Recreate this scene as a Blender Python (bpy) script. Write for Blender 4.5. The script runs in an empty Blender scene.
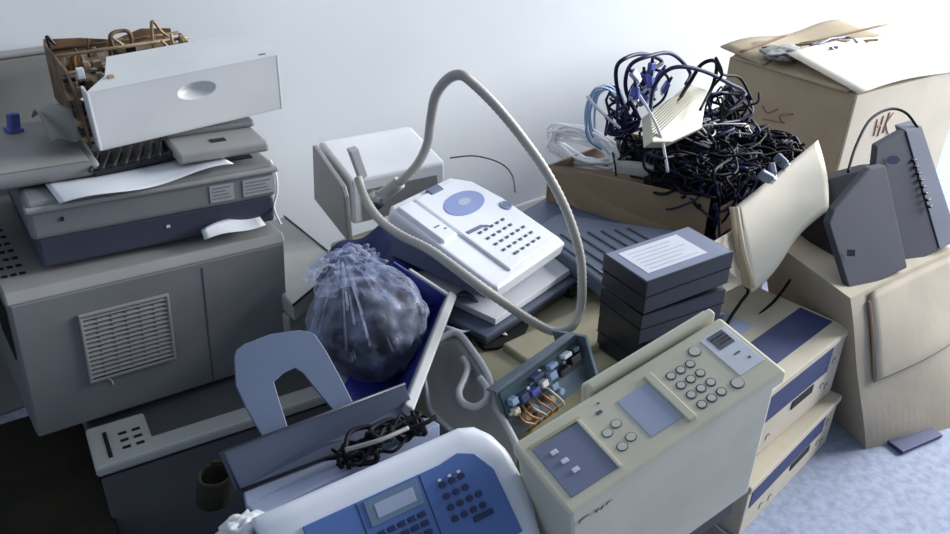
import bpy, bmesh, math, random
from mathutils import Vector, Matrix, Euler
C = bpy.context.scene.collection
R = math.radians
sc = bpy.context.scene
random.seed(7)

# ---------------------------------------------------------------- camera
F, PITCH, AZ, ROLL, H = 820.0, R(29.5), R(39.3), R(1.5), 1.1
fw = Vector((math.sin(AZ)*math.cos(PITCH), math.cos(AZ)*math.cos(PITCH), -math.sin(PITCH)))
rt = Vector((math.cos(AZ), -math.sin(AZ), 0))
up = rt.cross(fw)
rt2 = rt*math.cos(ROLL) + up*math.sin(ROLL)
up2 = up*math.cos(ROLL) - rt*math.sin(ROLL)
EYE = Vector((0, 0, H))
cam = bpy.data.objects.new('camera', bpy.data.cameras.new('camera'))
C.objects.link(cam)
m = Matrix((rt2, up2, -fw)).transposed().to_4x4()
m.translation = EYE
cam.matrix_world = m
cam.data.sensor_width = 36
cam.data.lens = F/950*36
cam.data.clip_start = .02
sc.camera = cam

def at(px, py, **k):
    """world point on the plane x/y/z = value seen at a photo pixel"""
    d = fw + rt2*((px-475)/F) - up2*((py-267)/F)
    (n, v), = k.items()
    i = 'xyz'.index(n)
    return EYE + d*((v-EYE[i])/d[i])

# ---------------------------------------------------------------- materials
def mat(name, col, rough=.5, dirt=.12, scale=9, metal=0, bump=0.0, bscale=60, col2=None, alpha=None, trans=0, spec=.5):
    m = bpy.data.materials.new(name); m.use_nodes = True
    nt = m.node_tree; n = nt.nodes; l = nt.links
    b = n['Principled BSDF']
    b.inputs['Roughness'].default_value = rough
    b.inputs['Metallic'].default_value = metal
    b.inputs['Specular IOR Level'].default_value = spec
    tc = n.new('ShaderNodeTexCoord'); no = n.new('ShaderNodeTexNoise')
    no.inputs['Scale'].default_value = scale; no.inputs['Detail'].default_value = 5
    l.new(tc.outputs['Object'], no.inputs['Vector'])
    rp = n.new('ShaderNodeValToRGB')
    c2 = col2 or tuple(c*(1-dirt*2.2) for c in col)
    rp.color_ramp.elements[0].position = .3; rp.color_ramp.elements[0].color = (*c2, 1)
    rp.color_ramp.elements[1].position = .62; rp.color_ramp.elements[1].color = (*col, 1)
    l.new(no.outputs['Fac'], rp.inputs['Fac']); l.new(rp.outputs['Color'], b.inputs['Base Color'])
    if bump:
        n2 = n.new('ShaderNodeTexNoise'); n2.inputs['Scale'].default_value = bscale; n2.inputs['Detail'].default_value = 4
        bp = n.new('ShaderNodeBump'); bp.inputs['Strength'].default_value = bump; bp.inputs['Distance'].default_value = .004
        l.new(tc.outputs['Object'], n2.inputs['Vector'])
        l.new(n2.outputs['Fac'], bp.inputs['Height']); l.new(bp.outputs['Normal'], b.inputs['Normal'])
    if alpha is not None: b.inputs['Alpha'].default_value = alpha
    if trans: b.inputs['Transmission Weight'].default_value = trans
    return m
M = {
 'wall': mat('white_painted_plaster', (.68,.72,.75), .85, .03, 2, bump=.04, bscale=60),
 'floor': mat('speckled_blue_grey_floor', (.35,.41,.56), .7, .14, 55, bump=.12, bscale=140),
 'grey': mat('warm_grey_plastic', (.22,.225,.23), .45, .05),
 'greytop': mat('pale_grey_plastic', (.34,.34,.33), .45, .06),
 'dgrey': mat('dark_grey_plastic', (.085,.09,.105), .4, .08),
 'slate': mat('slate_plastic', (.055,.06,.09), .4, .06),
 'black': mat('black_plastic', (.012,.012,.016), .4, .1),
 'hole': mat('dark_recess', (.008,.008,.01), .8, .1),
 'white': mat('white_plastic', (.80,.81,.80), .38, .04),
 'phone': mat('phone_white_plastic', (.80,.82,.87), .35, .04),
 'faxw': mat('fax_white_plastic', (.80,.84,.92), .35, .04),
 'cream': mat('yellowed_cream_plastic', (.66,.635,.50), .42, .06),
 'cream2': mat('cream_plastic', (.56,.56,.52), .42, .06),
 'creamy': mat('yellow_cream_plastic', (.50,.46,.30), .5, .12),
 'beigekey': mat('cream_key_plastic', (.66,.65,.56), .4, .05),
 'blue': mat('blue_panel_plastic', (.10,.19,.46), .35, .05),
 'bluedk': mat('dark_blue_button', (.02,.03,.10), .4, .05),
 'lcd': mat('grey_display', (.17,.24,.34), .18, .08),
 'lcdblue': mat('blue_display', (.24,.31,.56), .3, .06),
 'sticker': mat('dull_sticker_paper', (.42,.43,.44), .6, .08),
 'lilac': mat('lilac_grey_panel', (.40,.45,.60), .4, .06),
 'lilacdk': mat('dull_lilac_panel', (.20,.23,.34), .4, .06),
 'steelblue': mat('blue_grey_plastic', (.125,.165,.26), .45, .06),
 'steelblue2': mat('mid_blue_grey_plastic', (.10,.125,.185), .45, .06),
 'card': mat('brown_cardboard', (.33,.235,.15), .85, .06, 6, bump=.12, bscale=40),
 'cardl': mat('pale_cardboard', (.60,.54,.43), .85, .05, 6, bump=.12, bscale=40),
 'cardin': mat('white_lined_cardboard', (.90,.84,.70), .8, .03, 6, bump=.1, bscale=30),
 'cardg': mat('tan_cardboard', (.40,.33,.225), .85, .07, 6, bump=.12, bscale=40),
 'navy': mat('navy_print', (.035,.05,.15), .6, .08),
 'bin': mat('deep_blue_plastic', (.022,.03,.22), .35, .06),
 'rim': mat('pale_grey_rim', (.42,.43,.44), .4, .06),
 'brgrey': mat('aged_grey_plastic', (.30,.30,.285), .5, .1),
 'cable': mat('beige_cable_jacket', (.48,.46,.42), .4, .08),
 'blackcable': mat('black_cable_jacket', (.006,.006,.012), .6, .1, spec=.2),
 'navycable': mat('navy_cable_jacket', (.014,.018,.075), .5, .1, spec=.3),
 'whitecable': mat('white_cable_jacket', (.85,.85,.88), .4, .05),
 'bluecable': mat('pale_blue_cable_jacket', (.26,.38,.56), .4, .05),
 'violet': mat('blue_violet_plastic', (.10,.12,.42), .35, .08),
 'paper': mat('white_paper', (.74,.76,.80), .7, .03),
 'label': mat('label_paper', (.70,.74,.80), .6, .05),
 'ink': mat('grey_ink', (.10,.11,.14), .6, .05),
 'red': mat('faded_red_marker', (.36,.17,.12), .7, .1),
 'rust': mat('rusty_metal', (.24,.15,.085), .6, .2, 30, metal=.3, col2=(.07,.04,.025)),
 'rustl': mat('tarnished_brass_metal', (.50,.38,.25), .5, .2, 30, metal=.3),
 'metal': mat('bright_metal', (.60,.60,.58), .3, .1, metal=.9),
 'pcbm': mat('blue_grey_metal_plate', (.17,.22,.27), .4, .15, 20, metal=.5),
 'pcb': mat('green_circuit_board', (.04,.08,.10), .4, .2, 40),
 'orange': mat('copper_winding', (.42,.19,.06), .45, .2, 60, metal=.4),
 'yellowdark': mat('dark_olive_shade_and_cord', (.03,.026,.012), .9, .3, 8),  # colours the coiled cord and the block that paints floor shadow
 'bagdark': mat('dark_wrapped_contents', (.014,.013,.028), .7, .2, 20, bump=.3),
 'spk': mat('matt_dark_grey_plastic', (.055,.060,.078), .8, .06, spec=.25),
 'spkl': mat('matt_pale_grey_plastic', (.15,.165,.21), .85, .06, spec=.25),
 'wedge': mat('bright_white_plastic', (.88,.89,.90), .5, .03),
 'cardw': mat('worn_pale_cardboard', (.42,.37,.29), .85, .07, 8, bump=.12, bscale=40),
 'warmdark': mat('dim_warm_grey_plastic', (.14,.14,.14), .5, .06),
 'casette': mat('near_black_plastic', (.009,.011,.022), .35, .08),
 'fold': mat('dark_blue_fabric', (.045,.06,.20), .8, .2, 20, bump=.3),
}
def plastic_film(name):
    m = bpy.data.materials.new(name); m.use_nodes = True
    nt = m.node_tree; n = nt.nodes; l = nt.links
    b = n['Principled BSDF']; b.inputs['Base Color'].default_value = (.60,.68,.92,1)
    b.inputs['Roughness'].default_value = .22
    tr = n.new('ShaderNodeBsdfTransparent'); mx = n.new('ShaderNodeMixShader')
    lw = n.new('ShaderNodeLayerWeight'); lw.inputs['Blend'].default_value = .22
    tc = n.new('ShaderNodeTexCoord'); no = n.new('ShaderNodeTexNoise'); no.inputs['Scale'].default_value = 28; no.inputs['Detail'].default_value = 6
    l.new(tc.outputs['Object'], no.inputs['Vector'])
    mr = n.new('ShaderNodeMapRange'); mr.inputs['From Min'].default_value = .42; mr.inputs['From Max'].default_value = .75
    mr.inputs['To Min'].default_value = .02; mr.inputs['To Max'].default_value = .42
    l.new(no.outputs['Fac'], mr.inputs['Value'])
    ad = n.new('ShaderNodeMath'); ad.operation = 'MULTIPLY_ADD'; ad.inputs[1].default_value = .5
    l.new(lw.outputs['Facing'], ad.inputs[0]); l.new(mr.outputs['Result'], ad.inputs[2])
    l.new(ad.outputs[0], mx.inputs['Fac']); l.new(tr.outputs[0], mx.inputs[1]); l.new(b.outputs[0], mx.inputs[2])
    bp = n.new('ShaderNodeBump'); bp.inputs['Strength'].default_value = .5; bp.inputs['Distance'].default_value = .01
    l.new(no.outputs['Fac'], bp.inputs['Height']); l.new(bp.outputs['Normal'], b.inputs['Normal'])
    l.new(mx.outputs[0], n['Material Output'].inputs['Surface'])
    return m
M['film'] = plastic_film('clear_plastic_film')

# ---------------------------------------------------------------- helpers
def thing(name, label, cat, loc=(0,0,0), rot=(0,0,0), group=None):
    o = bpy.data.objects.new(name, None); C.objects.link(o)
    o.location = loc; o.rotation_euler = tuple(R(a) for a in rot)
    o.empty_display_size = .05
    o['label'] = label; o['category'] = cat
    if group: o['group'] = group
    return o
def tag(o, label, cat, group=None):
    o['label'] = label; o['category'] = cat
    if group: o['group'] = group
    return o
def obj(name, bm, material, parent=None, smooth=False, label=None):
    me = bpy.data.meshes.new(name)
    bmesh.ops.recalc_face_normals(bm, faces=bm.faces)
    bm.to_mesh(me); bm.free()
    for mm in (material if isinstance(material, (list, tuple)) else [material]):
        me.materials.append(M[mm])
    o = bpy.data.objects.new(name, me); C.objects.link(o)
    if parent: o.parent = parent
    if smooth:
        for p in me.polygons: p.use_smooth = True
    if label: o['label'] = label
    return o
def struct(name, bm, m):
    o = obj(name, bm, m); o['kind'] = 'structure'; return o
def B(*boxes, bevel=.003, seg=2, bm=None):
    """boxes: (x0,x1,y0,y1,z0,z1)"""
    bm = bm or bmesh.new()
    for (x0,x1,y0,y1,z0,z1) in boxes:
        t = bmesh.new(); bmesh.ops.create_cube(t, size=1)
        for v in t.verts:
            v.co = Vector(((x0+x1)/2+v.co.x*(x1-x0), (y0+y1)/2+v.co.y*(y1-y0), (z0+z1)/2+v.co.z*(z1-z0)))
        bv = min(bevel, .45*min(x1-x0, y1-y0, z1-z0))
        if bv > 1e-5: bmesh.ops.bevel(t, geom=list(t.edges), offset=bv, segments=seg, profile=.5, affect='EDGES')
        merge(bm, t)
    return bm
def merge(bm, t, mi=0):
    vm = {v: bm.verts.new(v.co) for v in t.verts}
    for f in t.faces:
        nf = bm.faces.new([vm[v] for v in f.verts]); nf.smooth = f.smooth; nf.material_index = mi
    t.free()
    return bm
def prism(poly, d, bevel=0, bm=None, seg=2):
    """poly: list of Vector (planar loop), extruded by vector d"""
    t = bmesh.new(); d = Vector(d)
    a = [t.verts.new(Vector(p)) for p in poly]; b = [t.verts.new(Vector(p)+d) for p in poly]
    n = len(a); t.faces.new(a); t.faces.new(b[::-1])
    for i in range(n): t.faces.new((a[i], b[i], b[(i+1)%n], a[(i+1)%n]))
    bmesh.ops.recalc_face_normals(t, faces=t.faces)
    if bevel: bmesh.ops.bevel(t, geom=list(t.edges), offset=bevel, segments=seg, profile=.5, affect='EDGES')
    return merge(bm or bmesh.new(), t)
def smoothpath(pts, n=8, closed=False):
    P = [Vector(p) for p in pts]; out = []
    N = len(P)
    for i in range(N if closed else N-1):
        g = (lambda k: P[k % N]) if closed else (lambda k: P[max(0, min(N-1, k))])
        p0, p1, p2, p3 = g(i-1), g(i), g(i+1), g(i+2)
        for k in range(n):
            t = k/n
            out.append(.5*((2*p1)+(p2-p0)*t+(2*p0-5*p1+4*p2-p3)*t*t+(3*p1-p0-3*p2+p3)*t**3))
    if not closed: out.append(P[-1])
    return out
def tube(pts, r, bm=None, sides=8, n=8, closed=False, ring=0.0, raw=False):
    path = [Vector(p) for p in pts] if raw else smoothpath(pts, n, closed)
    bm = bm or bmesh.new(); rings = []; N = len(path)
    nv = None
    for i, p in enumerate(path):
        t = (path[(i+1) % N] - path[i-1]) if closed else (path[min(N-1, i+1)] - path[max(0, i-1)])
        if t.length < 1e-9: t = Vector((0,0,1))
        t.normalize()
        if nv is None:
            nv = t.orthogonal().normalized()
        nv = (nv - t*nv.dot(t))
        if nv.length < 1e-6: nv = t.orthogonal()
        nv.normalize(); b = t.cross(nv)
        rr = r(i/(N-1)) if callable(r) else r
        if ring: rr *= 1 + ring*(1 if i % 2 else -1)
        rings.append([bm.verts.new(p + (nv*math.cos(a)+b*math.sin(a))*rr) for a in [2*math.pi*k/sides for k in range(sides)]])
    M_ = N if closed else N-1
    for i in range(M_):
        A, D = rings[i], rings[(i+1) % N]
        for k in range(sides):
            f = bm.faces.new((A[k], A[(k+1)%sides], D[(k+1)%sides], D[k])); f.smooth = True
    if not closed:
        bm.faces.new(rings[0][::-1]); bm.faces.new(rings[-1])
    return bm
def cyl(c, axis, r, h, bm=None, sides=16, r2=None):
    c = Vector(c); a = Vector(axis).normalized()
    rr = r2 if r2 is not None else r
    return tube([c, c+a*h], lambda t: r+(rr-r)*t, bm, sides, 1, raw=True)
def disc(c, rx, ry, z0, z1, bm=None, n=28, rot=0):
    pts = []
    for k in range(n):
        a = 2*math.pi*k/n; x, y = rx*math.cos(a), ry*math.sin(a)
        pts.append(Vector((c[0]+x*math.cos(rot)-y*math.sin(rot), c[1]+x*math.sin(rot)+y*math.cos(rot), z0)))
    return prism(pts, (0,0,z1-z0), bm=bm)
def ellipse_ring(cx, cy, rx, ry, z, r, bm=None):
    return tube([(cx+rx*math.cos(a), cy+ry*math.sin(a), z) for a in [2*math.pi*k/20 for k in range(20)]], r, bm, 6, 1, closed=True, raw=True)
def inst(src, parent, loc, name=None):
    o = src.copy(); C.objects.link(o); o.parent = parent; o.location = loc
    return o

# ---------------------------------------------------------------- setting
WY, WX = 1.63, 4.55
struct('floor', B((-2.5, WX, -2.2, WY, -.05, 0), bevel=0), 'floor')
struct('wall_back', B((-2.5, WX, WY, WY+.1, 0, 2.9), bevel=0), 'wall')
bm = B((WX, WX+.1, -2.2, -1.5, 0, 2.9), (WX, WX+.1, 1.1, WY+.1, 0, 2.9), (WX, WX+.1, -1.5, 1.1, 0, .75), (WX, WX+.1, -1.5, 1.1, 2.75, 2.9), bevel=0)
struct('wall_right', bm, 'wall')
struct('window_1', B((WX+.02, WX+.07, -1.5, -1.44, .75, 2.75), (WX+.02, WX+.07, 1.04, 1.1, .75, 2.75), (WX+.02, WX+.07, -.23, -.17, .75, 2.75),
     (WX+.02, WX+.07, -1.44, 1.04, .75, .81), (WX+.02, WX+.07, -1.44, 1.04, 2.69, 2.75), bevel=.004), 'white')
struct('trim_1', B((-2.5, WX-.001, WY-.012, WY-.0005, 0, .07), bevel=.002), 'white')

# ---------------------------------------------------------------- lower printer
t = thing('laser_printer', 'long low printer with cream top edge under the big grey vented printer', 'printer', (.147,1.055,0), (0,0,-8))
obj('body', B((0,.445,0,.42,0,.206), bevel=.006), 'warmdark', t)
obj('top_cover', B((-.004,.449,-.004,.034,.207,.226), (-.004,.085,.03,.10,.195,.226), (.375,.449,.03,.42,.195,.226), bevel=.005), 'cream2', t)
obj('paper_slot', B((.08,.38,.03,.40,.196,.203), bevel=0), 'hole', t)
bm = bmesh.new()
for i in range(2):
    for j in range(3):
        B((.040+i*.020, .052+i*.020, .022+j*.018, .027+j*.018, .2255, .2275), bevel=0, bm=bm)
B((.018,.024,.012,.075,.2255,.2275), bevel=0, bm=bm)
obj('vent_slots', bm, 'hole', t)
obj('seam', B((.0,.445,-.0015,-.0005,.203,.2065), bevel=0), 'black', t)

# ---------------------------------------------------------------- big grey printer
t = thing('laser_printer', 'big grey printer with square slatted grille on its front, under the scanner', 'printer', (.093,1.164,.2325), (0,3.1,-1.7))
obj('body', B((0,.42,.008,.38,0,.232), bevel=.006), 'grey', t)
obj('front_panel', B((.001,.419,0,.012,.002,.236), bevel=.003), 'grey', t)
obj('top_cover', prism([(-.002,.0,.236),(-.002,.010,.251),(-.002,.38,.251),(-.002,.38,.226)], (.424,0,0), .003), 'greytop', t)
obj('panel_seam', B((.2755,.2775,-.0008,.001,.002,.226), bevel=0), 'dgrey', t)
gv0 = len(bpy.data.objects)
bm = B((.098,.232,-.006,-.0005,.088,.093), (.098,.232,-.006,-.0005,.206,.211), (.098,.103,-.006,-.0005,.093,.206), (.227,.232,-.006,-.0005,.093,.206), bevel=.0015)
g = obj('vent_grille', bm, 'greytop', t)
obj('grille_opening', B((.102,.228,-.0012,.0005,.092,.207), bevel=0), 'hole', g)
bm = bmesh.new()
for i in range(14):
    z = .0965+i*.0080
    prism([(.102,-.0050,z),(.102,-.0012,z+.0035),(.102,-.0012,z+.0052),(.102,-.0055,z+.0015)], (.126,0,0), bm=bm)
for i in range(1, 6): B((.102+i*.021, .1028+i*.021, -.0042, -.001, .093, .206), bevel=0, bm=bm)
obj('slats', bm, 'greytop', g)
g.location = (-.013,0,-.014)
bm = bmesh.new()
for i in range(9):
    B((.0-.0028, -.001, .03+i*.012, .036+i*.012, .13, .215), bevel=0, bm=bm)
for i in range(10):
    for j in range(3): B((.006+j*.012, .014+j*.012, .06+i*.028, .068+i*.028, .2505, .2518), bevel=0, bm=bm)
obj('side_vents', bm, 'hole', t)
obj('scratch', tube([(.112,-.0012,.073),(.117,-.0016,.067),(.118,-.0012,.059)], .0012, sides=5), 'white', t)

# ---------------------------------------------------------------- scanner
t = thing('scanner', 'two-tone dark grey flatbed scanner with two stickers on its front edge', 'scanner', (.166,1.206,.489), (0,2.4,-4)); t.scale = (.945,1,1.05)
obj('base', B((0,.382,.0,.31,0,.048), bevel=.006), 'slate', t)
obj('upper_case', B((-.006,.386,-.006,.315,.046,.102), bevel=.008, seg=3), 'grey', t)
obj('glass', B((.05,.36,.03,.29,.1015,.1045), bevel=0), 'black', t)
obj('front_lip', B((-.008,.389,-.012,.006,.088,.096), bevel=.003), 'greytop', t)
for x0, x1 in ((.268,.309), (.325,.380)):
    s = obj('sticker', B((x0,x1,-.0075,-.0055,.055,.082), bevel=0), 'sticker', t)
    bm = bmesh.new()
    for k in range(4): B((x0+.004+.002*(k%2), x1-.006-.004*((k*7)%3), -.0082, -.0074, .060+k*.0055, .0618+k*.0055), bevel=0, bm=bm)
    obj('fine_print', bm, 'grey', s)
obj('badge', B((.193,.199,-.0012,.0005,.026,.030), bevel=0), 'label', t)
obj('front_catch', B((.038,.043,-.0078,-.0055,.07,.076), bevel=0), 'black', t)

def sheet(f, nu, nv, th=.0008, bm=None):
    """thin solid sheet from f(u,v)->Vector"""
    t = bmesh.new()
    g = [[f(i/nu, j/nv) for j in range(nv+1)] for i in range(nu+1)]
    top = [[t.verts.new(p) for p in r] for r in g]
    bot = [[t.verts.new(p-Vector((0,0,th))) for p in r] for r in g]
    for i in range(nu):
        for j in range(nv):
            a = t.faces.new((top[i][j], top[i+1][j], top[i+1][j+1], top[i][j+1])); a.smooth = True
            a = t.faces.new((bot[i][j], bot[i][j+1], bot[i+1][j+1], bot[i+1][j])); a.smooth = True
    for i in range(nu):
        for j in (0, nv): t.faces.new((top[i][j], top[i+1][j], bot[i+1][j], bot[i][j]))
    for j in range(nv):
        for i in (0, nu): t.faces.new((top[i][j], top[i][j+1], bot[i][j+1], bot[i][j]))
    return merge(bm or bmesh.new(), t)
def curled(u, v):
    x = .205+.255*u; y = 1.176-.012*u+.075*v
    z = .601-.008*u+.012*math.sin(u*7+1)*(1-v)*.6+.007*math.sin(u*3.2)*(1-v)-.010*(1-v)*(1-u)
    return Vector((x, y-.006*math.sin(u*6), z))
tag(obj('paper_sheet', sheet(curled, 30, 8), 'paper', smooth=True), 'curled white paper sheet on the front rim of the dark grey scanner', 'paper')
def sliver(u, v):
    return Vector((.395+.105*u, 1.163+.03*v*(.3+u), .486-.003*u+.014*v+.003*math.sin(u*6)))
tag(obj('paper_strip', sheet(sliver, 10, 4), 'paper', smooth=True), 'white paper strip at the right end of the big grey printer top', 'paper')

# left slab lid
t = thing('document_tray', 'loose grey lid slab with rounded front corner at the left edge', 'lid', (-.015,1.262,.606), (0,1.5,-5))
obj('panel', B((-.1,.300,0,.235,0,.022), bevel=.010, seg=4), 'grey', t)
obj('top_skin', B((-.09,.285,.012,.225,.0215,.025), bevel=.003), 'brgrey', t)
# right small tray
t = thing('output_tray', 'small pale grey tray sticking out right under the white cover', 'tray', (.385,1.195,.600), (0,2,-6))
obj('plate', B((0,.145,0,.12,.004,.022), bevel=.006, seg=3), 'greytop', t)
obj('upper_lip', B((.0,.148,.075,.135,.022,.034), bevel=.005), 'grey', t)
obj('opening', B((.06,.085,.03,.045,.0215,.0228), bevel=0), 'hole', t)
# dark bits on glass
bm = bmesh.new()
for k in range(9):
    x = .265+.017*k
    tube([(x,1.228,.6125),(x+.012,1.25,.6145),(x+.03,1.29,.614)], .003, bm, 6, 4)
B((.27,.42,1.235,1.31,.598,.612), bevel=.004, bm=bm)
tag(obj('toner_cartridge', bm, 'black'), 'black ribbed toner cartridge lying under the white cover on the scanner', 'cartridge')

# ---------------------------------------------------------------- white cover with oval handle
t = thing('drawer_front', 'white plastic cover with oval finger grip on top of the left stack', 'cover', (.292,1.262,.6275), (7,-2.6,-2.6))
W_, D_, H_ = .300,.115,.094
def dish(u, v):
    x = W_*u; z = H_*v
    e = ((x-.160)/.030)**2 + ((z-.064)/.0135)**2
    return Vector((x, .016*max(0, 1-e)**.95 if e < 1 else 0, z))
tb = bmesh.new(); nu, nv = 180, 80
g = [[tb.verts.new(dish(i/nu, j/nv)) for j in range(nv+1)] for i in range(nu+1)]
for i in range(nu):
    for j in range(nv):
        f = tb.faces.new((g[i][j], g[i+1][j], g[i+1][j+1], g[i][j+1])); f.smooth = True
obj('front_panel', tb, 'white', t)
obj('rim', B((.0,.004,-.0005,.03,0,H_), (W_-.004,W_,-.0005,D_,0,H_), (.003,W_-.003,.0,.02,0,.003), bevel=.001), 'white', t)
obj('top_panel', prism([(0,0,H_-.001),(W_,0,H_-.001),(W_,D_*.9,H_-.001),(W_-.03,D_,H_-.001),(.062,D_,H_-.001),(.040,D_*.4,H_-.001)], (0,0,.003), .0006), 'white', t)
obj('latch_mark', B((.272,.283,.01,.014,H_+.0005,H_+.0025), bevel=0), 'dgrey', t)

# ---------------------------------------------------------------- rusty mechanism
t = thing('printer_mechanism', 'rusty brown printer mechanism of brackets and rods on the white cover', 'mechanism', (.300,1.355,.634), (5,-1,-3)); t.scale = (.92,.88,.80)
obj('side_plate', prism([(-.014,-.085,.0),(-.014,-.075,.088),(-.014,-.01,.128),(-.014,.15,.125),(-.014,.17,0)], (.004,0,0)), 'rust', t)
obj('side_plate', prism([(.215,.0,.03),(.215,.02,.105),(.215,.12,.118),(.215,.16,.03)], (.004,0,0)), 'rust', t)
obj('base_plate', B((-.01,.215,.0,.17,.085,.092), bevel=.001), 'rustl', t)
obj('back_plate', prism([(-.01,.168,.03),(.215,.168,.03),(.215,.168,.112),(.16,.168,.120),(.11,.168,.104),(.05,.168,.118),(-.01,.168,.125)], (0,.003,0)), 'rust', t)
for y, z, m_ in ((.02,.108,'metal'), (.07,.125,'rustl'), (.13,.115,'rust')):
    obj('rod', cyl((-.012,y,z), (1,0,0), .0035, .23, sides=10), m_, t)
def gear(c, axis, r, h):
    a = Vector(axis).normalized(); u = a.orthogonal().normalized(); v = a.cross(u); c = Vector(c); pts = []
    for k in range(24):
        rr = r if k % 2 else r*.84; q = 2*math.pi*k/24
        pts.append(c+u*rr*math.cos(q)+v*rr*math.sin(q))
    return prism(pts, a*h)
for c, a, r_ in (((-.018,-.04,.06),(1,0,0),.020), ((-.018,.0,.09),(1,0,0),.014), ((.05,.05,.094),(0,.2,1),.018), ((.11,.09,.094),(0,0,1),.022), ((.2,.06,.12),(1,0,0),.016), ((-.018,-.055,.03),(1,0,0),.013)):
    obj('gear', gear(c, a, r_, .006), random.choice(['rustl','rust','cream']), t)
for k in range(22):
    x = random.uniform(0,.19); y = random.uniform(.01,.15); s = random.uniform(.006,.018)
    h = random.uniform(.006,.030)
    obj('bracket', B((x,x+s,y,y+s*1.2,.088,.092+h), bevel=.0012), random.choice(['rust','rustl','black','rust','creamy']), t)
for k in range(8):
    z = .01+.014*k; y = -.08+.008*k
    obj('bracket', B((-.022,-.002,y,y+.018,z,z+.009), bevel=.001), random.choice(['rust','rustl','black']), t)
for k in range(26):
    x = random.uniform(-.012,.05); y = random.uniform(-.085,.02); s_ = random.uniform(.006,.013); z = random.uniform(.05,.115)
    obj('bracket', B((x,x+s_,y,y+s_,z,z+random.uniform(.006,.024)), bevel=.001), random.choice(['rust','rustl','black','label','rust']), t)
for k in range(10):
    x = random.uniform(.0,.19); y = random.uniform(.02,.16); h = random.uniform(.012,.045)
    obj('stud', tube([(x,y,.092),(x+random.uniform(-.006,.006),y,.10+h*.5),(x+random.uniform(-.012,.012),y+.004,.10+h)], .0028, sides=6), random.choice(['rust','rustl','black','orange']), t)
obj('side_block', B((-.012,.03,-.07,.01,-.002,.055), bevel=.003), 'rust', t)
obj('pivot_arm', tube([(.095,.10,.09),(.09,.105,.135),(.11,.11,.143),(.125,.105,.135),(.12,.1,.09)], .004, sides=6), 'rust', t)
obj('spring_post', tube([(.165,.12,.09),(.17,.12,.150),(.185,.12,.125),(.2,.115,.11)], .003, sides=6), 'rustl', t)
obj('spring_post', tube([(-.008,.12,.12),(-.010,.12,.148),(.0,.12,.13)], .003, sides=6), 'black', t)

bm = B((-.35,.350,1.592,1.612,0,.700), bevel=.006)
t = thing('metal_sheet', 'tall plain grey panel standing against the wall behind the left stack', 'panel', (0,0,0))
obj('sheet', bm, 'brgrey', t); obj('top_edge', B((-.35,.352,1.588,1.615,.70,.708), bevel=.003), 'greytop', t)
t = thing('clip', 'small bright blue plastic clip on the loose grey lid slab', 'clip', at(14,128,z=.632), (0,10,20))
obj('body', B((-.009,.009,-.006,.006,-.004,.024), bevel=.003), 'violet', t); obj('foot', B((-.011,.011,-.009,.012,-.006,.0), bevel=.001), 'violet', t)
def scrap(u, v):
    return Vector((.235+.07*u, 1.30+.1*v, .642+.035*math.sin(v*2.6)*(1-.3*u)+.006*math.sin(u*9+v*5)))
tag(obj('plastic_scrap', sheet(scrap, 10, 10, .003), 'brgrey', smooth=True), 'bent grey plastic scrap wedged left of the white cover', 'scrap')

# ---------------------------------------------------------------- cream device right of the printer
t = thing('computer_keyboard', 'cream flat device corner with black seam sticking out right of the grey printer', 'device', (0,0,.2275))
poly = [(.507,1.105,0),(.650,1.182,0),(.655,1.425,0),(.522,1.43,0)]
poly2 = [(.505,1.125,0),(.636,1.198,0),(.642,1.42,0),(.520,1.42,0)]
pz = lambda P, z: [(a,b,z) for a,b,c in P]
obj('case_top', prism(pz(poly,.088), (0,0,.034), .004), 'cream2', t)
obj('case_bottom', prism(pz(poly2,0), (0,0,.084), .004), 'cream2', t)
obj('seam', tube([Vector(p)+Vector((0,0,.1225)) for p in (poly[0],poly[1],poly[2])], .0022, sides=6, raw=True), 'black', t)
tag(obj('thin_cable', tube([at(270,160,y=1.21), at(276,175,y=1.2), at(277,192,y=1.19), at(274,208,y=1.18), at(280,224,y=1.155)+Vector((0,-.004,0))], .0022, sides=6), 'whitecable'), 'thin white wire hanging at the right end of the scanner', 'wire')

# ---------------------------------------------------------------- chassis
CZ = .31
t = thing('computer_case', 'big yellowed cream equipment case lying flat in the middle of the heap', 'case', (.66,.69,0), (0,0,1))
obj('shell', B((0.02,.40,0,.62,0,CZ), bevel=.006), 'creamy', t)
obj('raised_rim', B((.09,.31,.045,.145,CZ-.002,CZ+.012), bevel=.004), 'creamy', t)
obj('vent_pad', prism([at(a,b,z=CZ+.006)-Vector((.66,.69,0)) for a,b in ((480,343),(477,336),(505,322),(522,318),(531,325),(526,334),(500,347),(486,348))], (0,0,-.006)), 'hole', t)
obj('back_hump', B((.03,.36,.24,.60,CZ-.002,CZ+.03), bevel=.01), 'cream', t)

# circuit board
t = thing('circuit_board', 'open circuit board with blue and white connectors beside the beige copier', 'circuit board', (.606,.655,.328), (-20,-6.5,4.9))
obj('mount_plate', B((0,.170,.0,.003,-.012,.068), bevel=.0008), 'pcbm', t)
obj('board', B((.004,.166,-.003,.0,.022,.064), bevel=.0005), 'pcb', t)
obj('top_flange', B((0,.170,.0,.020,.066,.069), bevel=.0008), 'pcbm', t)
comps = [(.050,.030,.016,.012,'violet'),(.072,.034,.012,.010,'paper'),(.090,.036,.014,.012,'bluecable'),(.110,.030,.020,.010,'black'),(.136,.036,.020,.012,'black'),
 (.030,.034,.014,.012,'navy'),(.012,.040,.012,.010,'bluecable'),(.012,.024,.010,.010,'cream'),(.146,.052,.012,.006,'pcb'),(.094,.052,.016,.006,'bluecable'),(.060,.052,.020,.006,'navy'),(.125,.052,.016,.006,'label'),(.088,.020,.012,.010,'bluecable')]
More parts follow.
